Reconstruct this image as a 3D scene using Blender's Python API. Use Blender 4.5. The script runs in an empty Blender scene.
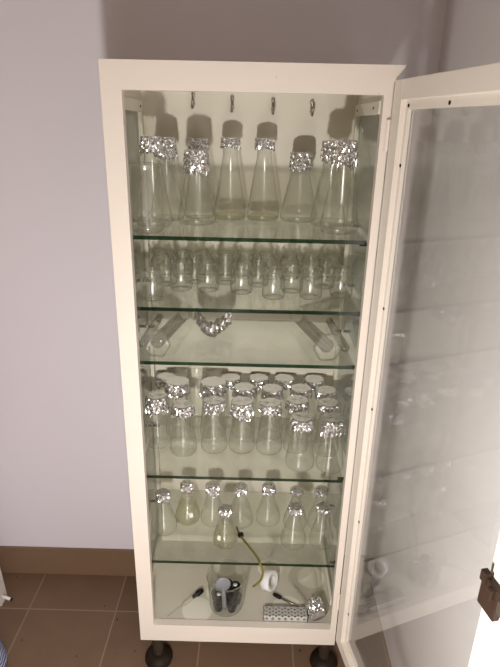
import bpy, bmesh, math, random
from mathutils import Vector, Matrix
rnd = random.Random(7)
sc = bpy.context.scene
COL = sc.collection
PI = math.pi

# ------------------------------------------------------------------ materials
def newmat(name):
    m = bpy.data.materials.new(name); m.use_nodes = True
    nt = m.node_tree; nt.nodes.clear()
    out = nt.nodes.new('ShaderNodeOutputMaterial')
    return m, nt, out
def N(nt, t, **kw):
    n = nt.nodes.new(t)
    for k, v in kw.items():
        if k in n.inputs.keys(): n.inputs[k].default_value = v
        else: setattr(n, k, v)
    return n
def L(nt, a, b): nt.links.new(a, b)

def paint(name, col, rough=.5, var=.06, scale=6., bump=.0, spec=.5, chip=None):
    m, nt, out = newmat(name)
    p = N(nt, 'ShaderNodeBsdfPrincipled'); p.inputs['Roughness'].default_value = rough
    p.inputs['Specular IOR Level'].default_value = spec
    tc = N(nt, 'ShaderNodeTexCoord')
    no = N(nt, 'ShaderNodeTexNoise', Scale=scale, Detail=5., Roughness=.6)
    L(nt, tc.outputs['Object'], no.inputs['Vector'])
    mx = N(nt, 'ShaderNodeMix', data_type='RGBA')
    mx.inputs[6].default_value = (*[c*(1-var) for c in col], 1)
    mx.inputs[7].default_value = (*[min(1, c*(1+var)) for c in col], 1)
    L(nt, no.outputs['Fac'], mx.inputs[0])
    last = mx.outputs[2]
    if chip:
        n2 = N(nt, 'ShaderNodeTexNoise', Scale=55., Detail=3., Roughness=.7)
        L(nt, tc.outputs['Object'], n2.inputs['Vector'])
        mr = N(nt, 'ShaderNodeMapRange'); mr.inputs[1].default_value = .70; mr.inputs[2].default_value = .74
        L(nt, n2.outputs['Fac'], mr.inputs[0])
        m2 = N(nt, 'ShaderNodeMix', data_type='RGBA'); m2.inputs[7].default_value = (*chip, 1)
        L(nt, mr.outputs[0], m2.inputs[0]); L(nt, last, m2.inputs[6]); last = m2.outputs[2]
    L(nt, last, p.inputs['Base Color'])
    if bump:
        b = N(nt, 'ShaderNodeBump', Strength=bump, Distance=.002)
        n3 = N(nt, 'ShaderNodeTexNoise', Scale=220., Detail=2.); L(nt, tc.outputs['Object'], n3.inputs['Vector'])
        L(nt, n3.outputs['Fac'], b.inputs['Height']); L(nt, b.outputs[0], p.inputs['Normal'])
    L(nt, p.outputs[0], out.inputs[0])
    return m

def glass(name, face, edge, graze=0., dust=.03, dustcol=(.8, .82, .76), power=3., rough=.02, dustscale=14.):
    """thin clear glass: tinted transparency, fresnel reflection, a thin film of dust"""
    m, nt, out = newmat(name)
    lw = N(nt, 'ShaderNodeLayerWeight', Blend=.5)
    pw = N(nt, 'ShaderNodeMath', operation='POWER'); pw.inputs[1].default_value = power
    L(nt, lw.outputs['Facing'], pw.inputs[0])
    mx = N(nt, 'ShaderNodeMix', data_type='RGBA')
    mx.inputs[6].default_value = (*face, 1); mx.inputs[7].default_value = (*edge, 1)
    L(nt, pw.outputs[0], mx.inputs[0])
    tr = N(nt, 'ShaderNodeBsdfTransparent'); L(nt, mx.outputs[2], tr.inputs[0])
    gl = N(nt, 'ShaderNodeBsdfGlossy', Roughness=rough)
    gl.inputs['Color'].default_value = (1, 1, 1, 1)
    fr = N(nt, 'ShaderNodeFresnel', IOR=1.5)
    geo = N(nt, 'ShaderNodeNewGeometry')
    # same reflectance from both sides
    ior = N(nt, 'ShaderNodeMapRange'); ior.inputs[3].default_value = 1.5; ior.inputs[4].default_value = 1/1.5
    L(nt, geo.outputs['Backfacing'], ior.inputs[0]); L(nt, ior.outputs[0], fr.inputs['IOR'])
    s1 = N(nt, 'ShaderNodeMixShader'); L(nt, fr.outputs[0], s1.inputs[0])
    L(nt, tr.outputs[0], s1.inputs[1]); L(nt, gl.outputs[0], s1.inputs[2])
    df = N(nt, 'ShaderNodeBsdfDiffuse'); df.inputs[0].default_value = (*dustcol, 1)
    tl = N(nt, 'ShaderNodeBsdfTranslucent'); tl.inputs[0].default_value = (*dustcol, 1)
    dd = N(nt, 'ShaderNodeMixShader'); dd.inputs[0].default_value = .4
    L(nt, df.outputs[0], dd.inputs[1]); L(nt, tl.outputs[0], dd.inputs[2])
    tc = N(nt, 'ShaderNodeTexCoord')
    no = N(nt, 'ShaderNodeTexNoise', Scale=dustscale, Detail=4.); L(nt, tc.outputs['Object'], no.inputs['Vector'])
    mr = N(nt, 'ShaderNodeMapRange'); mr.inputs[1].default_value = .3; mr.inputs[2].default_value = .75
    mr.inputs[3].default_value = dust*.6; mr.inputs[4].default_value = dust*1.5
    L(nt, no.outputs['Fac'], mr.inputs[0])
    gz = N(nt, 'ShaderNodeMath', operation='MULTIPLY_ADD'); gz.inputs[1].default_value = graze
    pg = N(nt, 'ShaderNodeMath', operation='POWER'); pg.inputs[1].default_value = 4.
    L(nt, lw.outputs['Facing'], pg.inputs[0]); L(nt, pg.outputs[0], gz.inputs[0]); L(nt, mr.outputs[0], gz.inputs[2])
    s2 = N(nt, 'ShaderNodeMixShader'); L(nt, gz.outputs[0], s2.inputs[0])
    L(nt, s1.outputs[0], s2.inputs[1]); L(nt, dd.outputs[0], s2.inputs[2])
    L(nt, s2.outputs[0], out.inputs[0])
    return m

def metal(name, col, rough=.3, var=.1, scale=20., metallic=1.):
    m = paint(name, col, rough, var, scale)
    for n in m.node_tree.nodes:
        if n.type == 'BSDF_PRINCIPLED': n.inputs['Metallic'].default_value = metallic
    return m

CREAM = (.72, .655, .60)
M = dict(
    enamel=paint('cream_enamel', CREAM, .38, .03, 3., chip=(.50, .44, .33)),
    enamel_in=paint('cream_enamel_inside', (.77, .735, .635), .45, .03, 3.),
    door_enamel=paint('worn_door_enamel', (.76, .70, .64), .4, .05, 5., chip=(.38, .31, .23)),
    wall=paint('lilac_wall_paint', (.72, .685, .765), .85, .02, 1.5, bump=.05, spec=.2),
    side_wall=paint('lilac_wall_paint_lit', (.78, .75, .79), .85, .02, 1.5, bump=.05, spec=.2),  # wall paint lightened to stand in for extra light on the right wall
    far_wall=paint('tan_wall_paint', (.30, .24, .16), .85, .02, 1.5, spec=.2),
    ceiling=paint('ceiling_paint', (.34, .29, .22), .9, .02, 1.5, spec=.2),
    skirt=paint('brown_skirting_tile', (.195, .122, .080), .4, .12, 4.),
    rust=paint('rusty_metal', (.018, .012, .008), .55, .5, 40., spec=.15),
    leg=paint('tarnished_leg_metal', (.036, .025, .018), .5, .35, 30., spec=.2),
    steel=metal('dull_steel', (.42, .39, .33), .42),
    dark=paint('dark_hole', (.01, .009, .008), .6),
    rubber=paint('black_rubber', (.006, .006, .007), .5, spec=.2),
    grey_plastic=paint('grey_plastic', (.20, .21, .23), .45),
    white_plastic=paint('white_plastic', (.80, .79, .79), .45),
    tape=paint('white_tape', (.82, .82, .84), .5),
    tape_core=paint('tape_core', (.62, .60, .55), .7),
    rack=paint('rack_plastic', (.47, .46, .44), .4, .08, 30.),
    hose=paint('yellow_green_tubing', (.17, .135, .028), .35, .15, 30.),
    label=paint('white_marking_patch', (.85, .85, .82), .6),
    white_wood=paint('white_painted_wood', (.62, .58, .55), .5),
    rim=paint('rim', (.6, .6, .55), .3),
)
M['foil'] = metal('aluminium_foil', (.74, .74, .75), .27, .05, 60.)
M['flask'] = glass('flask_glass', (.978, .980, .968), (.66, .67, .60), graze=.34, dust=.022, power=2.6, rough=.22, dustcol=(.84, .84, .76))
M['jar'] = glass('jar_glass', (.970, .974, .958), (.48, .50, .43), graze=.55, dust=.025, power=2.4, rough=.22, dustcol=(.84, .85, .78))
M['clear'] = glass('clean_beaker_glass', (.975, .98, .968), (.55, .57, .52), graze=.35, dust=.006, power=2.6, rough=.12, dustcol=(.84, .84, .78))
M['thick'] = glass('thick_foot_glass', (.975, .98, .965), (.30, .33, .27), graze=.8, dust=.05, power=1.8, rough=.2, dustcol=(.86, .86, .8))
M['pane'] = glass('door_glass', (.985, .988, .98), (.9, .9, .89), dust=.06, dustcol=(.8, .79, .77), dustscale=3., rough=.01)
M['side_pane'] = glass('side_glass', (.84, .87, .81), (.7, .73, .67), dust=.10, dustcol=(.62, .64, .56), dustscale=4., rough=.02)
M['shelf'] = glass('shelf_glass', (.905, .915, .885), (.76, .78, .73), dust=.11, dustcol=(.72, .72, .68), dustscale=9., power=4., rough=.06)
M['residue'] = glass('yellowish_residue', (.94, .935, .86), (.86, .85, .72), dust=.10, dustcol=(.76, .74, .58))

M['shelf_edge'] = glass('green_glass_edge', (.06, .13, .085), (.05, .10, .07), dust=.03, dustcol=(.03, .08, .05), rough=.07)

def tile_floor():
    m, nt, out = newmat('brown_floor_tiles')
    tc = N(nt, 'ShaderNodeTexCoord'); sp = N(nt, 'ShaderNodeSeparateXYZ'); L(nt, tc.outputs['Object'], sp.inputs[0])
    def line(sock, off):
        a = N(nt, 'ShaderNodeMath', operation='SUBTRACT'); a.inputs[1].default_value = off-30*.3; L(nt, sock, a.inputs[0])
        b = N(nt, 'ShaderNodeMath', operation='DIVIDE'); b.inputs[1].default_value = .3; L(nt, a.outputs[0], b.inputs[0])
        c = N(nt, 'ShaderNodeMath', operation='FRACT'); L(nt, b.outputs[0], c.inputs[0])
        d = N(nt, 'ShaderNodeMath', operation='PINGPONG'); d.inputs[1].default_value = .5; L(nt, c.outputs[0], d.inputs[0])
        f = N(nt, 'ShaderNodeMath', operation='FLOOR'); L(nt, b.outputs[0], f.inputs[0])
        return d.outputs[0], f.outputs[0]
    dx, fx = line(sp.outputs[0], -.7246); dy, fy = line(sp.outputs[1], .2074)
    mn = N(nt, 'ShaderNodeMath', operation='MINIMUM'); L(nt, dx, mn.inputs[0]); L(nt, dy, mn.inputs[1])
    mr = N(nt, 'ShaderNodeMapRange'); mr.inputs[1].default_value = .005; mr.inputs[2].default_value = .011
    L(nt, mn.outputs[0], mr.inputs[0])
    cb = N(nt, 'ShaderNodeCombineXYZ'); L(nt, fx, cb.inputs[0]); L(nt, fy, cb.inputs[1])
    wn = N(nt, 'ShaderNodeTexWhiteNoise'); L(nt, cb.outputs[0], wn.inputs['Vector'])
    no = N(nt, 'ShaderNodeTexNoise', Scale=7., Detail=6., Roughness=.65); L(nt, tc.outputs['Object'], no.inputs['Vector'])
    ad = N(nt, 'ShaderNodeMath', operation='MULTIPLY_ADD'); ad.inputs[1].default_value = .35
    L(nt, wn.outputs['Value'], ad.inputs[0]); L(nt, no.outputs['Fac'], ad.inputs[2])
    t = N(nt, 'ShaderNodeMix', data_type='RGBA')
    t.inputs[6].default_value = (.125, .074, .046, 1); t.inputs[7].default_value = (.19, .118, .076, 1)
    L(nt, ad.outputs[0], t.inputs[0])
    # scattered dark specks of dirt
    vo = N(nt, 'ShaderNodeTexNoise', Scale=42., Detail=1.); L(nt, tc.outputs['Object'], vo.inputs['Vector'])
    vm = N(nt, 'ShaderNodeMapRange'); vm.inputs[1].default_value = .755; vm.inputs[2].default_value = .775; L(nt, vo.outputs['Fac'], vm.inputs[0])
    d = N(nt, 'ShaderNodeMix', data_type='RGBA'); d.inputs[7].default_value = (.03, .02, .014, 1)
    L(nt, vm.outputs[0], d.inputs[0]); L(nt, t.outputs[2], d.inputs[6])
    g = N(nt, 'ShaderNodeMix', data_type='RGBA'); g.inputs[6].default_value = (.27, .195, .145, 1)
    L(nt, mr.outputs[0], g.inputs[0]); L(nt, d.outputs[2], g.inputs[7])
    p = N(nt, 'ShaderNodeBsdfPrincipled', Roughness=.5); p.inputs['Specular IOR Level'].default_value = .35
    L(nt, g.outputs[2], p.inputs['Base Color'])
    b = N(nt, 'ShaderNodeBump', Strength=.4, Distance=.001); L(nt, mr.outputs[0], b.inputs['Height']); L(nt, b.outputs[0], p.inputs['Normal'])
    L(nt, p.outputs[0], out.inputs[0]); return m
M['tiles'] = tile_floor()

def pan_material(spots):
    """dusty cream enamel with round pools of caustic light painted into its colour"""
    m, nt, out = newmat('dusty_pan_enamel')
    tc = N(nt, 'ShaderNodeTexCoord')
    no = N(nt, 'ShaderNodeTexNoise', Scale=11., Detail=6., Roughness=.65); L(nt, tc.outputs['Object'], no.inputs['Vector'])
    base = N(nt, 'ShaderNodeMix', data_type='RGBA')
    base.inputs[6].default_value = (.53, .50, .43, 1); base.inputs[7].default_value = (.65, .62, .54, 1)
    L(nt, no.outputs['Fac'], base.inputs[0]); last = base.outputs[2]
    for x, y, r in spots:  # lamp light focused through glassware, painted as paler discs
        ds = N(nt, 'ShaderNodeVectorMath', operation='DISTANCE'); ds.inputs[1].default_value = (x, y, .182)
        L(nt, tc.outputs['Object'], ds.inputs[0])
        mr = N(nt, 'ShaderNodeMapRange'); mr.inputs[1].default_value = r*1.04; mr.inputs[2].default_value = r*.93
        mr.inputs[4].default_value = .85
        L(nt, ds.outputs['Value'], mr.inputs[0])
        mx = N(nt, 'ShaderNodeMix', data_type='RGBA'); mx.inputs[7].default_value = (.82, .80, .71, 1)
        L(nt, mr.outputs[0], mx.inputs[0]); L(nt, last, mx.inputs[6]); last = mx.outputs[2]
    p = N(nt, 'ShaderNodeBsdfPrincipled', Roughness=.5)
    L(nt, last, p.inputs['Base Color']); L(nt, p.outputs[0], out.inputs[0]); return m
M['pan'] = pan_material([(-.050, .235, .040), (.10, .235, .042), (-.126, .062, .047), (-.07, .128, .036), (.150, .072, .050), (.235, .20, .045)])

def striped():
    m, nt, out = newmat('blue_striped_cotton')
    tc = N(nt, 'ShaderNodeTexCoord'); w = N(nt, 'ShaderNodeTexWave', Scale=26., Distortion=.6)
    w.bands_direction = 'Z'
    L(nt, tc.outputs['Object'], w.inputs['Vector'])
    r = N(nt, 'ShaderNodeMapRange'); r.inputs[1].default_value = .42; r.inputs[2].default_value = .58; L(nt, w.outputs['Fac'], r.inputs[0])
    mx = N(nt, 'ShaderNodeMix', data_type='RGBA')
    mx.inputs[6].default_value = (.06, .07, .16, 1); mx.inputs[7].default_value = (.42, .46, .62, 1)
    L(nt, r.outputs[0], mx.inputs[0])
    p = N(nt, 'ShaderNodeBsdfPrincipled', Roughness=.9); L(nt, mx.outputs[2], p.inputs['Base Color'])
    L(nt, p.outputs[0], out.inputs[0]); return m
M['cloth'] = striped()

# ------------------------------------------------------------------ mesh helpers
def obj(name, bm, mat, parent=None, smooth=False, loc=None, rot=None, mats=None):
    me = bpy.data.meshes.new(name)
    bm.normal_update(); bm.to_mesh(me); bm.free()
    if smooth:
        for p in me.polygons: p.use_smooth = True
    o = bpy.data.objects.new(name, me); COL.objects.link(o)
    for mm in (mats or [mat]): me.materials.append(mm)
    if parent: o.parent = parent
    if loc: o.location = loc
    if rot: o.rotation_euler = rot
    return o
def box(bm, x0, x1, y0, y1, z0, z1, bevel=0):
    vs = [bm.verts.new((x, y, z)) for x in (x0, x1) for y in (y0, y1) for z in (z0, z1)]
    f = [(0, 1, 3, 2), (4, 6, 7, 5), (0, 4, 5, 1), (2, 3, 7, 6), (0, 2, 6, 4), (1, 5, 7, 3)]
    fs = [bm.faces.new([vs[i] for i in q]) for q in f]
    if bevel:
        es = list({e for ff in fs for e in ff.edges})
        bmesh.ops.bevel(bm, geom=es, offset=bevel, segments=2, affect='EDGES', profile=.6)
def prism(bm, pts, y0, y1):
    a = [bm.verts.new((x, y0, z)) for x, z in pts]; b = [bm.verts.new((x, y1, z)) for x, z in pts]
    bm.faces.new(a); bm.faces.new(b[::-1]); n = len(pts)
    for i in range(n): bm.faces.new((a[i], b[i], b[(i+1) % n], a[(i+1) % n]))
    bmesh.ops.recalc_face_normals(bm, faces=bm.faces[:])
def lathe(bm, prof, seg=32, mtx=None, closed=False):
    rings = []
    for r, z in prof:
        if r < 1e-6: rings.append([bm.verts.new((0, 0, z))])
        else: rings.append([bm.verts.new((r*math.cos(2*PI*i/seg), r*math.sin(2*PI*i/seg), z)) for i in range(seg)])
    new = [v for q in rings for v in q]
    pairs = list(zip(rings, rings[1:])) + ([(rings[-1], rings[0])] if closed else [])
    for a, b in pairs:
        for i in range(seg):
            j = (i+1) % seg
            if len(a) == 1 and len(b) == 1: continue
            if len(a) == 1: bm.faces.new((a[0], b[j], b[i]))
            elif len(b) == 1: bm.faces.new((a[i], a[j], b[0]))
            else: bm.faces.new((a[i], a[j], b[j], b[i]))
    if mtx: bmesh.ops.transform(bm, matrix=mtx, verts=new)
    return new
def tube(bm, pts, r, seg=10, cap=True, r2=None):
    pts = [Vector(p) for p in pts]; rings = []
    n = len(pts); up = Vector((0, 0, 1))
    for i, p in enumerate(pts):
        t = (pts[min(i+1, n-1)]-pts[max(i-1, 0)]).normalized()
        u = up.cross(t)
        if u.length < 1e-3: u = Vector((1, 0, 0)).cross(t)
        u.normalize(); v = t.cross(u)
        rr = r if r2 is None else r+(r2-r)*i/(n-1)
        rings.append([bm.verts.new(p+u*rr*math.cos(2*PI*k/seg)+v*rr*math.sin(2*PI*k/seg)) for k in range(seg)])
    for a, b in zip(rings, rings[1:]):
        for k in range(seg): bm.faces.new((a[k], a[(k+1) % seg], b[(k+1) % seg], b[k]))
    if cap: bm.faces.new(rings[0][::-1]); bm.faces.new(rings[-1])
def align(p, d):
    return Matrix.Translation(Vector(p)) @ Vector(d).normalized().to_track_quat('Z', 'Y').to_matrix().to_4x4()
def bez(p0, p1, p2, p3, n=14):
    P = [Vector(p) for p in (p0, p1, p2, p3)]; out = []
    for i in range(n+1):
        t = i/n; out.append(P[0]*(1-t)**3+P[1]*3*t*(1-t)**2+P[2]*3*t*t*(1-t)+P[3]*t**3)
    return out
def tag(o, label=None, cat=None, group=None, kind=None):
    if label: o['label'] = label
    if cat: o['category'] = cat
    if group: o['group'] = group
    if kind: o['kind'] = kind
    return o
def thing(name, label, cat, loc=(0, 0, 0), rotz=0, group=None):
    o = bpy.data.objects.new(name, None); COL.objects.link(o); o.empty_display_size = .05
    o.location = loc; o.rotation_euler = (0, 0, rotz)
    return tag(o, label, cat, group)
def struct(name, bm, mat): return tag(obj(name, bm, mat), kind='structure')

# ------------------------------------------------------------------ room
YW = .37; XR = .483; XL = -2.3; YB = -3.2; ZC = 2.75
b = bmesh.new(); box(b, XL-.1, XR+.1, YB-.1, YW+.1, -.1, 0); struct('floor', b, M['tiles'])
b = bmesh.new(); box(b, XL-.1, XR+.1, YW, YW+.1, 0, ZC); struct('wall_back', b, M['wall'])
b = bmesh.new(); box(b, XR, XR+.1, YB, YW, 0, ZC); struct('wall_right', b, M['side_wall'])
b = bmesh.new(); box(b, XL-.1, XL, YB, YW, 0, ZC); struct('wall_left', b, M['far_wall'])
b = bmesh.new(); box(b, XL-.1, XR+.1, YB-.1, YB, 0, ZC); struct('wall_front', b, M['far_wall'])
b = bmesh.new(); box(b, XL-.1, XR+.1, YB-.1, YW+.1, ZC, ZC+.1); struct('ceiling', b, M['ceiling'])
b = bmesh.new(); box(b, XL, XR, YW-.008, YW, 0, .121, .002); struct('baseboard_back', b, M['skirt'])

# ------------------------------------------------------------------ cabinet
ZB = .1243; ZT = 1.684; HW = .29; D = .352; ZO0 = .187; ZO1 = 1.630; FZ = .182
cab = thing('glass_cabinet', 'tall cream enamel glass-sided cabinet with its glass door swung open', 'cabinet', (0, 0, 0))
E_ = M['enamel']
b = bmesh.new()
prism(b, [(-HW, ZO1), (HW, ZO1), (HW, 1.652), (.311, ZT), (-HW, ZT)], 0, .022)
obj('header_panel', b, E_, cab)
b = bmesh.new(); box(b, -HW, HW, .022, D, ZT-.012, ZT, .001); obj('top_panel', b, M['enamel'], cab)
b = bmesh.new(); box(b, -HW, -HW+.0418, 0, .022, ZB, ZO1); obj('front_post', b, E_, cab)
b = bmesh.new(); box(b, .273, HW, 0, .022, ZB, ZO1); obj('front_post', b, E_, cab)
b = bmesh.new(); box(b, -HW+.0418, .273, 0, .022, ZB, ZO0); obj('bottom_rail', b, E_, cab)
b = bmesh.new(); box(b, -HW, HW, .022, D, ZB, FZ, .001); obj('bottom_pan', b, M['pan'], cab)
b = bmesh.new(); box(b, -HW, HW, D, D+.012, ZB, ZT); obj('back_panel', b, M['enamel_in'], cab)
for s in (-1, 1):
    b = bmesh.new()
    xa, xb = (-HW, -HW+.009) if s < 0 else (HW-.009, HW)
    box(b, xa, xb, .022, .058, FZ, ZT-.012); box(b, xa, xb, D-.032, D, FZ, ZT-.012)
    box(b, xa, xb, .058, D-.032, FZ, FZ+.06); box(b, xa, xb, .058, D-.032, 1.602, ZT-.012)
    f = obj('side_frame', b, M['enamel_in'], cab)
    b = bmesh.new(); x = s*(HW-.004); box(b, x-.0015, x+.0015, .059, D-.033, FZ+.061, 1.601)
    obj('side_glass', b, M['side_pane'], f)
    b = bmesh.new(); xi = s*(HW-.009); xj = s*(HW-.016)
    x0, x1 = min(xi, xj), max(xi, xj)
    box(b, x0, x1, .045, D-.018, 1.596, 1.622, .001); box(b, x0, x1, D-.036, D-.018, FZ+.05, 1.596, .001)
    box(b, x0, x1, .045, D-.036, FZ+.05, FZ+.068, .001)
    obj('glazing_bead', b, M['enamel_in'], f)
    for z, y in [(1.609, D-.05), (1.609, .10), (1.52, D-.027), (1.25, D-.027), (.95, D-.027), (.60, D-.027), (.50, D-.027)]:
        b = bmesh.new(); lathe(b, [(0, .0018), (.003, .001), (.0032, 0)], 10, align((xj, y, z), (-s, 0, 0)))
        obj('screw', b, M['rust'], f)
# pegs that carry the shelves
SH = dict(a=1.335, b=1.1675, c=1.029, d=.697, e=.407); TH = .009
for k, z in SH.items():
    for s in (-1, 1):
        for y in (.05, .30):
            b = bmesh.new(); tube(b, [(s*.281, y, z-TH-.0045), (s*.262, y, z-TH-.0045)], .0042, 10)
            obj('shelf_peg', b, M['rust'], cab)
# hooks at the top of the back panel
for x, z in [(-.145, 1.620), (-.044, 1.613), (.062, 1.610), (.163, 1.608)]:
    b = bmesh.new()
    tube(b, [(x, D-.003, z+.024), (x, D-.0035, z+.021), (x, D-.0035, z-.004)], .0048, 12)
    tube(b, [(x, D-.006, z+.002), (x, D-.014, z-.008), (x, D-.023, z-.011), (x, D-.029, z-.005), (x, D-.029, z+.004)], .0036, 10)
    obj('hook', b, M['steel'], cab)
# legs
for x, y in [(-.245, .03), (.268, .03), (-.245, .32), (.268, .32)]:
    b = bmesh.new(); lathe(b, [(0, ZB), (.0185, ZB), (.0180, .09), (.0165, .045), (.016, .034), (0, .034)], 20, Matrix.Translation((x, y, 0)))
    lg = obj('leg', b, M['leg'], cab, True)
    b = bmesh.new(); lathe(b, [(0, 0), (.030, 0), (.040, .007), (.043, .018), (.040, .029), (.030, .038), (.018, .042), (0, .042)], 24, Matrix.Translation((x, y, 0)))
    obj('foot', b, M['rust'], lg, True)

# the open door: built flat in its own frame (x along the width, y away from its inner face), then swung
TD = math.radians(11); DW = .578; DZ0 = .150; DZ1 = 1.657
dm = Matrix(((math.sin(TD), math.cos(TD), 0, .291), (-math.cos(TD), math.sin(TD), 0, -.004), (0, 0, 1, 0), (0, 0, 0, 1)))
def dobj(name, bm, mat, parent, smooth=False):
    bmesh.ops.transform(bm, matrix=dm, verts=bm.verts[:])
    bmesh.ops.recalc_face_normals(bm, faces=bm.faces[:])
    return obj(name, bm, mat, parent, smooth)
SW = .037
b = bmesh.new()
box(b, 0, SW, 0, .030, DZ0, DZ1, .0015); box(b, DW-SW, DW, 0, .030, DZ0, DZ1, .0015)
box(b, SW, DW-SW, 0, .030, DZ1-SW, DZ1, .0015); box(b, SW, DW-SW, 0, .030, DZ0, DZ0+SW, .0015)
door = dobj('door', b, M['door_enamel'], cab)
b = bmesh.new(); B0 = .011; BW = .017
box(b, SW, SW+BW*.6, B0, B0+.008, DZ0+SW, DZ1-SW); box(b, DW-SW-BW, DW-SW, B0, B0+.008, DZ0+SW, DZ1-SW)
box(b, SW+BW*.6, DW-SW-BW, B0, B0+.008, DZ1-SW-BW, DZ1-SW); box(b, SW+BW*.6, DW-SW-BW, B0, B0+.008, DZ0+SW, DZ0+SW+BW*.8)
dobj('glazing_bead', b, M['door_enamel'], door)
b = bmesh.new(); box(b, SW+.002, DW-SW-.002, B0+.009, B0+.0115, DZ0+SW+.002, DZ1-SW-.002)
dobj('door_glass', b, M['pane'], door)
for x, z in [(SW+.012, DZ1-SW-.010), (.20, DZ1-SW-.010), (.36, DZ1-SW-.010), (SW+.006, 1.50), (SW+.006, 1.20), (SW+.006, .95), (SW+.006, .62), (SW+.006, .30),
             (DW-SW-.01, 1.4), (DW-SW-.01, 1.0), (DW-SW-.01, .6), (.2, DZ0+SW+.008), (.38, DZ0+SW+.008)]:
    b = bmesh.new(); lathe(b, [(0, .0016), (.0034, .001), (.0036, 0)], 10, align((x, B0, z), (0, -1, 0)))
    dobj('screw', b, M['rust'], door)
b = bmesh.new()
LS, LZ = .556, .918
box(b, LS-.020, LS+.020, -.012, 0, LZ-.030, LZ+.026, .002)
box(b, LS-.022, LS-.008, -.015, -.004, LZ+.014, LZ+.033, .0015)
box(b, LS+.004, LS+.014, -.020, -.012, LZ+.006, LZ+.024, .0015)
lk = dobj('rim_lock', b, paint('brown_rusted_lock', (.034, .018, .012), .5, .35, 30., spec=.25), door)
b = bmesh.new(); box(b, LS+.019, DW+.012, -.010, -.003, LZ-.010, LZ+.012, .001); dobj('latch_bolt', b, M['steel'], lk)
for z in (1.555, .30):
    b = bmesh.new(); tube(b, [(-.002, -.004, z-.03), (-.002, -.004, z+.03)], .0042, 12); dobj('hinge', b, M['door_enamel'], door)

# ------------------------------------------------------------------ glass shelves
for k, lab in [('a', 'topmost green-edged glass shelf, carrying the tall flasks'), ('b', 'glass shelf carrying the three rows of small jars'),
               ('c', 'glass shelf carrying two hexagonal-footed cylinders and loose foil'), ('d', 'glass shelf carrying the crowded foil-capped flasks'),
               ('e', 'lowest glass shelf, with ten narrow-necked foil-capped flasks')]:
    z = SH[k]
    b = bmesh.new(); box(b, -.272, .272, .0255, .344, z-TH, z)
    for f in b.faces:
        if abs(f.normal.z) < .5 or True:
            f.normal_update(); f.material_index = 1 if f.normal.y < -.5 else 0
    tag(obj('glass_shelf', b, None, mats=[M['shelf'], M['shelf_edge']]), lab, 'shelf', 'glass shelves of the cabinet')

# ------------------------------------------------------------------ vessels
def flask_profile(r, h, rn):
    """Erlenmeyer: heavy base, cone, short neck, rolled lip"""
    zc = h*.80
    p = [(0, .003), (r*.55, .0025), (r*.80, .0005), (r*.90, .0), (r*.97, .0035), (r, .010), (r*.995, .017), (r*.96, .026)]
    for i in range(1, 9):
        t = i/9; p.append((r*.96+(rn-r*.96)*t, .026+(zc-.026)*t))
    p += [(rn, zc+.004), (rn, h-.007), (rn+.002, h-.004), (rn+.003, h-.002), (rn+.002, h), (rn-.0005, h), (rn-.002, h-.003), (rn-.002, h-.018)]
    return p
def foil_cap(rn, h, skirt, flare, seed, flat=.5):
    """crumpled sheet pressed over a mouth: top disc and a ragged gathered skirt"""
    q = random.Random(seed); bm = bmesh.new(); seg = 52; rings = []
    prof = [(.45, h+.0035), (.85, h+.004), (1.0, h+.0028)]
    ns = max(7, int(skirt/.0036))
    for i in range(1, ns+1): prof.append((1.0, h+.0028-skirt*i/ns))
    c = bm.verts.new((0, 0, h+.003))
    hem = [skirt*(q.uniform(-.15, .16)+.10*math.sin(k*2*PI/seg*2+seed)) for k in range(seg)]
    for j, (f, z) in enumerate(prof):
        ring = []
        for k in range(seg):
            a = 2*PI*k/seg
            t = max(0, (j-2)/ns)
            rr = (rn+.0055)*f + t*flare
            am = .0005 if j < 2 else .0027
            rr += q.uniform(-am, am)
            zz = z + (q.uniform(-.0004, .0004) if j < 3 else q.uniform(-.0010, .0010)) + (hem[k]*t if j > 2 else 0)
            ring.append(bm.verts.new((max(rr, rn*.4 if j < 2 else rn+.0022)*math.cos(a), max(rr, rn*.4 if j < 2 else rn+.0022)*math.sin(a), zz)))
        rings.append(ring)
    for k in range(seg): bm.faces.new((c, rings[0][k], rings[0][(k+1) % seg]))
    for a, b_ in zip(rings, rings[1:]):
        for k in range(seg):
            m_ = (k+1) % seg
            if q.random() < .5: bm.faces.new((a[k], b_[k], b_[m_])); bm.faces.new((a[k], b_[m_], a[m_]))
            else: bm.faces.new((a[k], b_[k], a[m_])); bm.faces.new((a[m_], b_[k], b_[m_]))
    return bm
FL = {}
def flask(x, y, z, r, h, rn, label, group, skirt=None, flare=.002, residue=None, cat='flask'):
    t = thing('erlenmeyer_flask', label, cat, (x, y, z), rnd.uniform(0, 6), group)
    key = (r, h, rn)
    if key not in FL:
        bm = bmesh.new(); lathe(bm, flask_profile(r, h, rn), 40)
        o = obj('flask_body', bm, M['flask'], t, True); FL[key] = o.data
    else:
        o = bpy.data.objects.new('flask_body', FL[key]); COL.objects.link(o); o.parent = t
    if skirt:
        obj('foil_cap', foil_cap(rn, h, skirt, flare, rnd.randrange(9999)), M['foil'], t)
    if residue:
        bm = bmesh.new(); zc = h*.8; k = []
        for i in range(7):
            zz = .004+(residue-.004)*i/6
            rr = r*.94 if zz < .026 else r*.96+(rn-r*.96)*(zz-.026)/(zc-.026)
            k.append((rr-.0015, zz))
        lathe(bm, [(0, .004)]+k+[(0, residue)], 36)
        obj('residue', bm, M['residue'], t, True)
    return t

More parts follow.
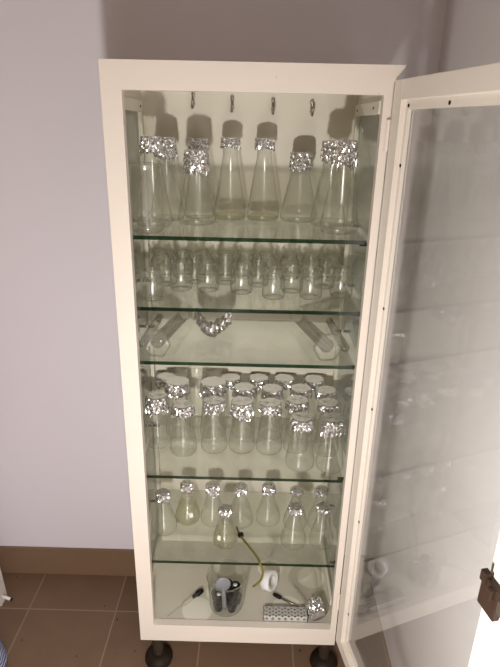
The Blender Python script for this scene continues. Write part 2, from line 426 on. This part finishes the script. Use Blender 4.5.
za = SH['a']; G1 = 'tall flasks on the top shelf'
flask(-.226, .171, za, .045, .202, .0175, 'tall foil-capped flask directly behind the open beaker on the top shelf', G1, .036, .004)
flask(-.207, .263, za, .044, .199, .018, 'rearmost of the foil-capped flasks behind the open beaker, hem hanging ragged', G1, .048, .005)
flask(-.125, .213, za, .049, .172, .0225, 'squat foil-capped flask on the top shelf, in front of a taller one', G1, .052, .003)
flask(-.128, .306, za, .041, .197, .020, 'tall foil-capped flask mostly hidden behind the squat one on the top shelf', G1, .028, .001)
flask(-.045, .290, za, .043, .201, .0185, 'slim foil-capped flask on the top shelf, standing below the second hook', G1, .024, .001, residue=.014)
flask(.043, .294, za, .044, .201, .0185, 'slim foil-capped flask right of centre on the top shelf, below the third hook', G1, .026, .001, residue=.011)
flask(.138, .289, za, .049, .169, .021, 'low foil-capped flask on the top shelf, below the fourth hook', G1, .042, .003)
flask(.208, .224, za, .045, .199, .019, 'foil-capped flask half hidden behind the front right flask of the top shelf', G1, .044, .003)
flask(.224, .132, za, .0465, .204, .0205, 'large front flask at the right end of the top shelf, deep foil cap', G1, .056, .006)
# tall open beaker
t = thing('beaker', 'tall open clear glass beaker at the left end of the top shelf', 'beaker', (-.225, .083, za))
b = bmesh.new(); lathe(b, [(0, .003), (.028, .002), (.033, .0), (.0362, .005), (.0365, .012), (.0360, .138), (.0375, .146), (.039, .149), (.038, .1505), (.036, .148), (.0345, .138)], 40)
obj('beaker_body', b, M['flask'], t, True)

# small jars
zb_ = SH['b']
b = bmesh.new(); R = .029
lathe(b, [(0, .004), (R*.7, .003), (R*.86, .0), (R*.97, .003), (R, .008), (R, .045), (R*.97, .050), (R*.88, .0545), (R*.80, .057), (R*.77, .059), (R*.77, .0645),
          (R*.82, .066), (R*.88, .068), (R*.89, .0705), (R*.85, .0725), (R*.76, .072), (R*.68, .0695), (R*.68, .059), (R*.76, .0545), (R*.90, .048), (R*.93, .042)], 36)
jar0 = obj('glass_jar', b, M['jar'], None, True)
ORD = ['leftmost', 'second from the left', 'third from the left', 'fourth from the left', 'fifth from the left', 'sixth from the left', 'seventh from the left', 'eighth from the left', 'rightmost']
def orders(n): return ['leftmost'] + ORD[1:n-1] + ['rightmost']
rows = [('front', [(-.223, .093), (-.165, .182), (-.096, .179), (-.008, .164), (.073, .128), (.167, .136), (.246, .155)]),
        ('middle', [(-.210, .224), (-.138, .252), (-.054, .250), (.035, .235), (.122, .187), (.212, .231)]),
        ('back', [(-.236, .301), (-.177, .306), (-.118, .311), (-.058, .311), (.002, .311), (.062, .311), (.122, .311), (.182, .311), (.242, .311)])]
first = True
for rn_, pts in rows:
    for o_, (x, y) in zip(orders(len(pts)), pts):
        j = jar0 if first else jar0.copy()
        if not first: COL.objects.link(j)
        first = False
        j.location = (x, y, zb_); j.rotation_euler = (0, 0, rnd.uniform(0, 6))
        tag(j, 'small clear glass jar, %s in the %s row of the jar shelf' % (o_, rn_), 'jar', 'small jars on the second shelf')

# cylinders lying on the third shelf
zc_ = SH['c']
def cylinder(name, label, foot, end, R=.040, r=.0175):
    foot = Vector(foot); end = Vector(end); d = (end-foot); ln = d.length
    t = thing(name, label, 'measuring cylinder', (foot.x, foot.y, zc_))
    off = Vector((-foot.x, -foot.y, -zc_))
    m_ = Matrix.Translation(off) @ align(foot, d)
    bm = bmesh.new()
    # hexagonal foot, faces turned so one flat rests on the shelf
    def hexring(rr, z): return [bm.verts.new((rr*math.cos(PI/3*i), rr*math.sin(PI/3*i), z)) for i in range(6)]
    rs = [hexring(R*.94, 0), hexring(R, .003), hexring(R, .010), hexring(R*.94, .013)]
    for a, c in zip(rs, rs[1:]):
        for i in range(6): bm.faces.new((a[i], a[(i+1) % 6], c[(i+1) % 6], c[i]))
    # hollow under the foot
    n = 36
    ring = [bm.verts.new((r*1.05*math.cos(2*PI*i/n), r*1.05*math.sin(2*PI*i/n), 0)) for i in range(n)]
    for s in range(6):
        seg = ring[s*6:s*6+7] if s < 5 else ring[30:]+[ring[0]]
        for i in range(6): bm.faces.new((rs[0][s], seg[i+1], seg[i]))
        bm.faces.new((rs[0][s], rs[0][(s+1) % 6], seg[6]))
    ring2 = [bm.verts.new((r*.9*math.cos(2*PI*i/n), r*.9*math.sin(2*PI*i/n), .008)) for i in range(n)]
    for i in range(n): bm.faces.new((ring[i], ring[(i+1) % n], ring2[(i+1) % n], ring2[i]))
    bm.faces.new(ring2); bm.faces.new(rs[3])
    bmesh.ops.recalc_face_normals(bm, faces=bm.faces[:])
    # turn the hexagon about its own axis so that a flat side lies down
    up = (m_.to_3x3().inverted() @ Vector((0, 0, 1))); ang = math.atan2(up.y, up.x)
    bmesh.ops.transform(bm, matrix=m_ @ Matrix.Rotation(ang-PI/2, 4, 'Z'), verts=bm.verts[:])
    bmesh.ops.bevel(bm, geom=[e for e in bm.edges if len(e.link_faces) == 2 and e.calc_face_angle(0) > .3], offset=.0034, segments=4, affect='EDGES')
    hf = obj('hexagonal_foot', bm, M['thick'], t, True); hf.modifiers.new('weighted', 'WEIGHTED_NORMAL').keep_sharp = False
    bm = bmesh.new()
    lathe(bm, [(0, .016), (r*.8, .0145), (r, .018), (r, ln-.006), (r+.002, ln-.003), (r+.003, ln), (r-.001, ln), (r-.002, ln-.02)], 32, m_)
    obj('cylinder_tube', bm, M['flask'], t, True)
    bm = bmesh.new()
    for i in range(6):
        z = ln*.30+ln*.11*i
        lathe(bm, [(r+.0003, z), (r+.0003, z+.0004)], 32, m_)
    obj('graduation_marks', bm, M['rim'], t)
    return t
cylinder('measuring_cylinder', 'left of the two clear glass cylinders lying with hexagonal feet forward',
         (-.216, .050, zc_+.0352), (-.176, .325, zc_+.0215))
cylinder('measuring_cylinder', 'right of the two clear glass cylinders lying with hexagonal feet forward',
         (.212, .050, zc_+.0352), (.152, .325, zc_+.0215))
def vial_tube(label, p0, p1, r):
    p0 = Vector(p0); p1 = Vector(p1); d = p1-p0; ln = d.length
    t = thing('stoppered_tube', label, 'glass tube', (p0.x, p0.y, zc_)); m_ = Matrix.Translation((-p0.x, -p0.y, -zc_)) @ align(p0, d)
    bm = bmesh.new(); lathe(bm, [(0, 0), (r*.6, .001), (r, .008), (r, ln-.02), (r*.72, ln-.012), (r*.72, ln-.002), (r*.85, ln), (r*.7, ln)], 24, m_); obj('tube_body', bm, M['jar'], t, True)
    bm = bmesh.new(); lathe(bm, [(0, ln-.012), (r*.6, ln-.012), (r*.66, ln), (r*.9, ln+.006), (r*.95, ln+.012), (r*.7, ln+.017), (0, ln+.018)], 20, m_); obj('stopper', bm, M['steel'], t, True)
vial_tube('slim stoppered glass tube lying beside the left hexagonal-footed cylinder', (-.258, .10, zc_+.012), (-.250, .300, zc_+.012), .0115)
vial_tube('slim stoppered glass tube lying along the right side glass of the third shelf', (.262, .10, zc_+.012), (.247, .300, zc_+.012), .0115)

def foil_scrap(spine, w, seed, name, label, loc, thick=.010):
    """folded crumpled piece of foil following a spine"""
    q = random.Random(seed); bm = bmesh.new(); n = 34; k = 14; rows_ = []
    S_ = [Vector(p) for p in spine]
    for i in range(n):
        t = i/(n-1)*(len(S_)-1); a = min(int(t), len(S_)-2); f = t-a
        p = S_[a].lerp(S_[a+1], f); row = []
        for j in range(k):
            an = 2*PI*j/k
            row.append(bm.verts.new(p+Vector((q.uniform(-.003, .003), math.cos(an)*thick+q.uniform(-.003, .003), math.sin(an)*w*.5+q.uniform(-.0035, .0035)))))
        rows_.append(row)
    for a, c in zip(rows_, rows_[1:]):
        for j in range(k):
            m_ = (j+1) % k
            bm.faces.new((a[j], a[m_], c[m_])); bm.faces.new((a[j], c[m_], c[j]))
    bm.faces.new(rows_[0][::-1]); bm.faces.new(rows_[-1])
    zmin = min(v.co.z for v in bm.verts)
    for v in bm.verts: v.co.z -= zmin
    o = obj(name, bm, M['foil'], None, False, loc)
    return tag(o, label, 'foil')
foil_scrap([(-.050, .022, .030), (-.042, .010, .024), (-.022, -.010, .008), (.000, -.018, 0), (.022, -.006, .012), (.040, .010, .024), (.049, .020, .030)], .044, 5, 'foil_scrap',
           'loose V-shaped scrap of crumpled aluminium foil lying on the third shelf', (-.084, .205, zc_), .017)

# fourth shelf
zd = SH['d']; G4 = 'foil-capped flasks crowded on the fourth shelf'
F4 = [(-.244, .182, .036, .150, .024, .032, 'front flask at the left end of the crowded shelf, wide foil cap'),
      (-.166, .148, .0385, .142, .0215, .018, 'flask second from the left in the front row of the crowded shelf'),
      (-.080, .166, .0385, .146, .021, .018, 'flask third from the left in the front row of the crowded shelf'),
      (-.001, .169, .0385, .144, .0225, .028, 'flask fourth from the left in the front row of the crowded shelf, ragged foil'),
      (.078, .166, .0385, .144, .0215, .018, 'flask third from the right in the front row of the crowded shelf'),
      (.162, .094, .041, .141, .0215, .020, 'nearest flask of the crowded shelf, second from the right in its front row'),
      (.243, .086, .0385, .146, .0215, .028, 'front flask at the right end of the crowded shelf'),
      (-.194, .244, .038, .165, .028, .026, 'wide-mouthed flask with broad foil cap behind the two leftmost front flasks'),
      (-.238, .307, .033, .150, .0195, .016, 'foil-capped flask in the back left corner of the crowded shelf'),
      (-.089, .245, .040, .165, .030, .030, 'wide-mouthed foil-capped flask behind the third front flask of the crowded shelf'),
      (-.144, .305, .040, .168, .030, .0, 'open wide-mouthed flask at the back of the crowded shelf, left half'),
      (.002, .246, .0365, .150, .021, .020, 'second-row foil-capped flask in the middle of the crowded shelf'),
      (-.041, .308, .0365, .150, .0205, .016, 'back-row foil-capped flask beside the open wide-mouthed one on the crowded shelf'),
      (.085, .243, .0365, .150, .021, .020, 'second-row foil-capped flask right of the middle of the crowded shelf'),
      (.045, .308, .0365, .152, .0205, .018, 'back-row foil-capped flask in the middle of the crowded shelf'),
      (.154, .174, .0365, .150, .0215, .016, 'foil-capped flask directly behind the nearest flask of the crowded shelf'),
      (.169, .248, .0365, .150, .021, .018, 'foil-capped flask third from the front in the column of the nearest flask'),
      (.123, .308, .0365, .152, .021, .018, 'back-row foil-capped flask at the end of the column of the nearest flask'),
      (.242, .163, .0365, .150, .021, .016, 'foil-capped flask second from the front along the right side of the crowded shelf'),
      (.244, .239, .0365, .150, .021, .018, 'foil-capped flask third from the front along the right side of the crowded shelf'),
      (.214, .308, .0365, .152, .021, .018, 'back-row foil-capped flask in the right corner of the crowded shelf')]
for x, y, r, h, rn_, sk, lab in F4:
    flask(x, y, zd, r, h+.004, rn_+(.0025 if rn_ < .0235 else 0), lab, G4, sk*1.45 or None, .004)

# fifth shelf
ze = SH['e']; G5 = 'narrow-necked flasks on the lowest glass shelf'
F5 = [(-.234, .158, .040, .131, .0145, .022, 'foil-capped flask at the left end of the lowest glass shelf', None),
      (-.168, .206, .0395, .131, .0125, .022, 'foil-capped flask with yellowish residue in the rear row of the lowest glass shelf', .072),
      (-.088, .202, .0395, .131, .0145, .030, 'foil-capped flask third from the left in the rear row of the lowest glass shelf', None),
      (-.001, .200, .041, .131, .0125, .026, 'foil-capped flask fourth from the left in the rear row of the lowest glass shelf', None),
      (.085, .209, .0395, .129, .0135, .026, 'foil-capped flask fifth from the left in the rear row of the lowest glass shelf', None),
      (.159, .113, .0385, .130, .0135, .020, 'front foil-capped flask, left of the pair at the right of the lowest glass shelf', None),
      (.243, .116, .0365, .130, .0145, .016, 'front foil-capped flask in the right corner of the lowest glass shelf', None),
      (-.044, .108, .0365, .120, .0135, .018, 'small foil-capped flask standing alone in front on the lowest glass shelf', .045),
      (.169, .190, .037, .130, .0125, .014, 'rear foil-capped flask behind the left one of the right-hand pair', None),
      (.244, .192, .0365, .130, .0145, .012, 'rear foil-capped flask behind the right corner flask of the lowest glass shelf', None)]
for i, (x, y, r, h, rn_, sk, lab, res) in enumerate(F5):
    t = flask(x, y, ze, r, h, rn_, lab, G5, sk, .002, res)
    if i in (1, 7):     # frosted white marking patch on the glass
        t.rotation_euler = (0, 0, 0)
        bm = bmesh.new(); zc = h*.8; n = 6
        a0 = -PI/2+(.45 if i == 1 else -.55); rr = lambda z: r*.96+(rn_-r*.96)*(z-.026)/(zc-.026)+.0006
        lo = [bm.verts.new((rr(.030)*math.cos(a0+.34*(k/n-.5)), rr(.030)*math.sin(a0+.34*(k/n-.5)), .030)) for k in range(n+1)]
        hi = [bm.verts.new((rr(.043)*math.cos(a0+.34*(k/n-.5)), rr(.043)*math.sin(a0+.34*(k/n-.5)), .043)) for k in range(n+1)]
        for k in range(n): bm.faces.new((lo[k], lo[k+1], hi[k+1], hi[k]))
        obj('marking_patch', bm, M['label'], t)

# rubber tubing drooping over the lowest shelf
t = thing('rubber_tubing', 'thin yellow-green rubber tubing drooping over the front of the lowest glass shelf', 'tubing', (0, .1, ze))
b = bmesh.new()
pts = bez((-.012, .165, ze+.0035), (.004, .11, ze+.0035), (.040, .075, ze+.0035), (.058, .028, ze+.0045)) + bez((.060, .020, ze+.002), (.074, .012, ze-.015), (.073, .014, ze-.055), (.042, .0165, ze-.078))
tube(b, [(p[0], p[1]-.1, p[2]-ze) for p in pts], .0032, 10); obj('hose', b, M['hose'], t, True)
b = bmesh.new(); box(b, -.008, .008, -.006, .006, .0, .011, .002)
obj('clip', b, M['rust'], t, False, (.0015, .030, .0006), (0, 0, .5))

# ------------------------------------------------------------------ things on the bottom pan
z0 = FZ+.0006
# dropper
t = thing('dropper', 'glass dropper with a dark bulb lying in the front left corner of the cabinet bottom', 'dropper', (-.182, .062, z0))
p0 = Vector((-.215, .030, z0+.003)); p1 = Vector((-.178, .066, z0+.0065)); p2 = Vector((-.128, .112, z0+.0125))
o_ = Vector((.182, -.062, -z0))
b = bmesh.new(); tube(b, [p0+o_, p1+o_, p1+o_+(p2-p1)*.12, p1+o_+(p2-p1)*.9], .0022, 14, True)
for v in b.verts:
    pass
b.free(); b = bmesh.new(); d = (p2-p0)
lathe(b, [(.0018, 0), (.0024, .05), (.0036, .056), (.0068, .066), (.0068, .112), (.0058, .114)], 18, Matrix.Translation(o_) @ align(p0, d))
obj('dropper_tube', b, M['jar'], t, True)
b = bmesh.new(); lathe(b, [(0, .098), (.0055, .099), (.0062, .112), (.0088, .114), (.009, .128), (.0075, .136), (0, .139)], 18, Matrix.Translation(o_) @ align(p0, d))
obj('rubber_bulb', b, M['rubber'], t, True)
# beaker holding black stoppers
bx, by = -.038, .0845
t = thing('beaker', 'clear glass beaker full of black stoppers on the bottom of the cabinet', 'beaker', (bx, by, z0))
b = bmesh.new(); lathe(b, [(0, .003), (.040, .0025), (.046, .0), (.0505, .004), (.0525, .012), (.0575, .108), (.0585, .114), (.0615, .117), (.061, .119), (.058, .117), (.0555, .108)], 44)
obj('beaker_body', b, M['clear'], t, True)
spots = [(-.024, -.022, .004), (.018, -.024, .004), (.032, .006, .004), (-.004, .010, .004), (-.033, .016, .004), (.014, .036, .004), (-.016, .040, .004),
         (-.022, -.020, .034), (.020, -.021, .034), (.026, .018, .034), (-.022, .024, .034), (.002, .000, .062)]
PL = ['pressed against the left of the glass', 'pressed against the front of the glass', 'pressed against the right of the glass', 'in the middle of the heap', 'at the left of the heap', 'at the back right of the heap', 'at the back left of the heap',
      'upper front left of the heap', 'upper front right of the heap', 'upper back right of the heap', 'upper back left of the heap', 'topmost of the heap']
for i, (dx, dy, dz) in enumerate(spots):
    s = thing('rubber_stopper', 'black rubber stopper in the glass beaker, %s' % PL[i], 'stopper', (bx+dx, by+dy, z0+dz), rnd.uniform(0, 6), 'black stoppers in the beaker')
    b = bmesh.new(); lathe(b, [(0, 0), (.0115, 0), (.0125, .001), (.0160, .026), (.0150, .0275), (.007, .0275)], 24)
    obj('stopper_body', b, M['rubber'], s, True)
    b = bmesh.new(); lathe(b, [(0, .0272), (.0066, .0272), (.0068, .0284), (0, .0286)], 18)
    obj('stopper_plug', b, M['white_plastic'] if i in (7, 9) else M['rubber'], s, True)
t = thing('spatula', 'grey plastic spatula with a rounded blade standing in the beaker of stoppers', 'spatula', (bx, by-.03, z0+.03))
a = Vector((-.003, -.010, -.002)); c = Vector((-.010, -.012, .104))
ln = (c-a).length; zx = (c-a).normalized(); xx = (Vector((1, .15, 0))-zx*zx.dot(Vector((1, .15, 0)))).normalized(); yx = zx.cross(xx)
m_ = Matrix((xx, yx, zx)).transposed().to_4x4(); m_.translation = a
b = bmesh.new(); tube(b, [a+(c-a)*f for f in (0, .2, .5, .8)], .0068, 12); obj('handle', b, M['grey_plastic'], t, True)
b = bmesh.new(); bmesh.ops.create_uvsphere(b, u_segments=24, v_segments=12, radius=1)
bmesh.ops.transform(b, matrix=m_ @ Matrix.Translation((0, 0, ln*.9)) @ Matrix.Diagonal((.024, .006, .027, 1)), verts=b.verts[:])
obj('blade', b, M['grey_plastic'], t, True)
# tape roll standing on its edge, lying back a little
t = thing('tape_roll', 'roll of white tape standing on edge at the back of the cabinet bottom', 'tape', (.095, .150, z0))
ax = Vector((.80, -.50, .25)).normalized(); m_ = align(Vector((0, 0, .0325))-ax*.014, ax)
b = bmesh.new(); lathe(b, [(.0195, 0), (.031, 0), (.032, .001), (.032, .027), (.031, .028), (.0195, .028)], 40, m_, True); obj('tape_winding', b, M['tape'], t, True)
b = bmesh.new(); lathe(b, [(.0165, .0005), (.0194, .0005), (.0194, .0275), (.0165, .0275)], 36, m_, True); obj('core', b, M['tape_core'], t, True)
for o in t.children:
    zmin = min(v.co.z for v in o.data.vertices)
    if o.name.startswith('tape_winding'): dz = zmin
for o in t.children:
    for v in o.data.vertices: v.co.z -= dz
# brush with black tip
t = thing('glass_rod_brush', 'thin rod with a black tip lying between the tape roll and the white rack', 'brush', (.14, .09, z0))
a = Vector((.106, .120, z0+.010)); c = Vector((.192, .074, z0+.0035)); o_ = Vector((-.14, -.09, -z0))
b = bmesh.new(); tube(b, [a+o_+(c-a)*.22, c+o_], .0034, 10); obj('rod', b, metal('rod_metal', (.36, .33, .29), .4), t, True)
b = bmesh.new(); lathe(b, [(0, 0), (.0045, .002), (.006, .008), (.0062, .026), (.004, .030), (0, .031)], 14, Matrix.Translation(o_) @ align(a, c-a)); obj('black_tip', b, M['rubber'], t, True)
# perforated rack
t = thing('tube_rack', 'low whitish rack perforated with rows of holes at the front of the cabinet bottom', 'rack', (.142, .0435, z0))
b = bmesh.new()
W2, D2, H2, nx, ny = .066, .018, .024, 7, 3
cw = 2*W2/nx; ch = 2*D2/ny; hs = .0042
def hole_sheet(face):
    for i in range(nx):
        for j in range(ny):
            u0 = -W2+i*cw; v0 = j/ny
            yield u0, v0
# top sheet and front sheet as grids of cells with square-octagon holes
def cell(bm, c, u, v, cu, cv, r, depth):
    c = Vector(c); u = Vector(u); v = Vector(v); nrm = u.cross(v).normalized(); n = 12
    inner = []; deep = []; outer = []
    for k in range(n):
        an = 2*PI*k/n; ca, sa = math.cos(an), math.sin(an); mxx = max(abs(ca), abs(sa))
        outer.append(bm.verts.new(c+u*cu*ca/mxx+v*cv*sa/mxx)); inner.append(bm.verts.new(c+u*r*ca+v*r*sa)); deep.append(bm.verts.new(c+u*r*ca+v*r*sa-nrm*depth))
    for k in range(n):
        m2 = (k+1) % n
        bm.faces.new((outer[k], outer[m2], inner[m2], inner[k])); bm.faces.new((inner[k], inner[m2], deep[m2], deep[k]))
for i in range(nx):
    for j in range(ny):
        cell(b, (-W2+cw*(i+.5), -D2+ch*(j+.5), H2), (1, 0, 0), (0, 1, 0), cw/2, ch/2, .0040, .006)
    cell(b, (-W2+cw*(i+.5), -D2, H2*.5), (1, 0, 0), (0, 0, 1), cw/2, H2*.5, .0046, .006)
box(b, -W2, W2, D2-.002, D2, 0, H2); box(b, -W2, -W2+.002, -D2, D2, 0, H2); box(b, W2-.002, W2, -D2, D2, 0, H2); box(b, -W2, W2, -D2, D2, 0, .002)
obj('rack_body', b, M['rack'], t)
b = bmesh.new(); box(b, -W2+.004, W2-.004, -D2+.007, D2-.003, .0025, H2-.007); obj('rack_inside', b, M['dark'], t)
# flask lying on its side
t = thing('erlenmeyer_flask', 'clear foil-necked flask lying on its side in the bottom right corner of the cabinet', 'flask', (.207, .121, z0))
r, h, rn_ = .046, .150, .019
p0 = Vector((-.010, .052, r+.0005)); 
tilt = math.asin((r-rn_-.003)/h*.9); dirh = Vector((.30, -1, 0)).normalized(); ax = dirh*math.cos(tilt)+Vector((0, 0, -1))*math.sin(tilt)
m_ = align(p0, ax)
b = bmesh.new(); lathe(b, flask_profile(r, h, rn_), 40, m_); fb = obj('flask_body', b, M['flask'], t, True)
b = foil_cap(rn_, h, .040, .003, 77); bmesh.ops.transform(b, matrix=m_, verts=b.verts[:]); fc = obj('foil_cap', b, M['foil'], t)
zmin = min(v.co.z for o in (fb, fc) for v in o.data.vertices)
for o in (fb, fc):
    for v in o.data.vertices: v.co.z -= zmin

# ------------------------------------------------------------------ at the left edge of the picture
t = thing('furniture_leg', 'white painted furniture leg with a small peg by the skirting at the left', 'furniture', (-.833, .235, 0))
b = bmesh.new(); prism(b, [(-.05, 0), (.010, 0), (.002, .16), (-.002, .62), (-.05, .62)], -.02, .025); obj('post', b, M['white_wood'], t)
b = bmesh.new(); tube(b, [(.004, .0, .026), (.036, -.004, .016)], .0052, 12); pg = obj('peg', b, M['white_plastic'], t, True)
b = bmesh.new(); tube(b, [(.036, -.004, .016), (.043, -.005, .0138)], .0056, 12); obj('peg_tip', b, M['dark'], pg, True)
# striped cloth in a heap
b = bmesh.new(); q = random.Random(3); seg = 40; rings = []
prof = [(1.0, 0), (1.03, .02), (.98, .06), (.90, .11), (.78, .16), (.58, .20), (.3, .225)]
for i, (f, z) in enumerate(prof):
    rings.append([b.verts.new(((.17*f+.012*math.sin(5*2*PI*k/seg+z*9)*(1-z*2))*math.cos(2*PI*k/seg), (.20*f+.010*math.sin(7*2*PI*k/seg+z*5)*(1-z*2))*math.sin(2*PI*k/seg), z+(.008*math.sin(3*2*PI*k/seg) if 0 < i else 0))) for k in range(seg)])
for a, c in zip(rings, rings[1:]):
    for k in range(seg): b.faces.new((a[k], a[(k+1) % seg], c[(k+1) % seg], c[k]))
b.faces.new(rings[-1]); b.faces.new(rings[0][::-1])
tag(obj('striped_cloth', b, M['cloth'], None, True, (-.885, -.06, 0)), 'blue and white striped cloth heaped on the floor at the lower left', 'cloth')

# ------------------------------------------------------------------ light: a hand lamp held low in front of the cabinet, a dim ceiling lamp behind
def plight(name, loc, power, size, col):
    l = bpy.data.lights.new(name, 'POINT'); l.energy = power; l.shadow_soft_size = size; l.color = col
    o = bpy.data.objects.new(name, l); COL.objects.link(o); o.location = loc; return o
plight('hand_lamp', (-.08, -.92, .95), 32, .03, (1, .95, .88))
plight('low_fill', (-.10, -1.05, .30), 14, .12, (1, .95, .89))  # unseen fill added to brighten the lower cabinet
plight('ceiling_lamp', (-.25, -2.0, 2.55), 14, .07, (1, .86, .70))
w = bpy.data.worlds.new('World'); sc.world = w; w.use_nodes = True
w.node_tree.nodes['Background'].inputs[0].default_value = (.5, .48, .46, 1); w.node_tree.nodes['Background'].inputs[1].default_value = .1

# ------------------------------------------------------------------ camera
cd = bpy.data.cameras.new('camera'); cam = bpy.data.objects.new('camera', cd); COL.objects.link(cam); sc.camera = cam
pitch, yaw, roll, f = .3688, -.0068, -.0216, 536.55
fw = Vector((math.sin(yaw)*math.cos(pitch), math.cos(yaw)*math.cos(pitch), -math.sin(pitch)))
r0 = Vector((math.cos(yaw), -math.sin(yaw), 0)); d0 = -r0.cross(fw)
r2 = r0*math.cos(roll)+d0*math.sin(roll); d2 = -r0*math.sin(roll)+d0*math.cos(roll)
mm = Matrix((r2, -d2, -fw)).transposed().to_4x4(); mm.translation = (.0255, -1.1649, 1.5674)
cam.matrix_world = mm
cd.sensor_fit = 'VERTICAL'; cd.sensor_height = 24; cd.lens = f/667*24; cd.clip_start = .02

sc.view_settings.view_transform = 'Standard'; sc.view_settings.look = 'None'
sc.view_settings.gamma = 1; sc.view_settings.use_curve_mapping = False; sc.view_settings.exposure = .1
sc.cycles.transparent_max_bounces = 64; sc.cycles.max_bounces = 12; sc.cycles.glossy_bounces = 6; sc.cycles.diffuse_bounces = 4
sc.cycles.sample_clamp_indirect = 4; sc.cycles.caustics_reflective = False; sc.cycles.caustics_refractive = False
sc.cycles.use_denoising = True
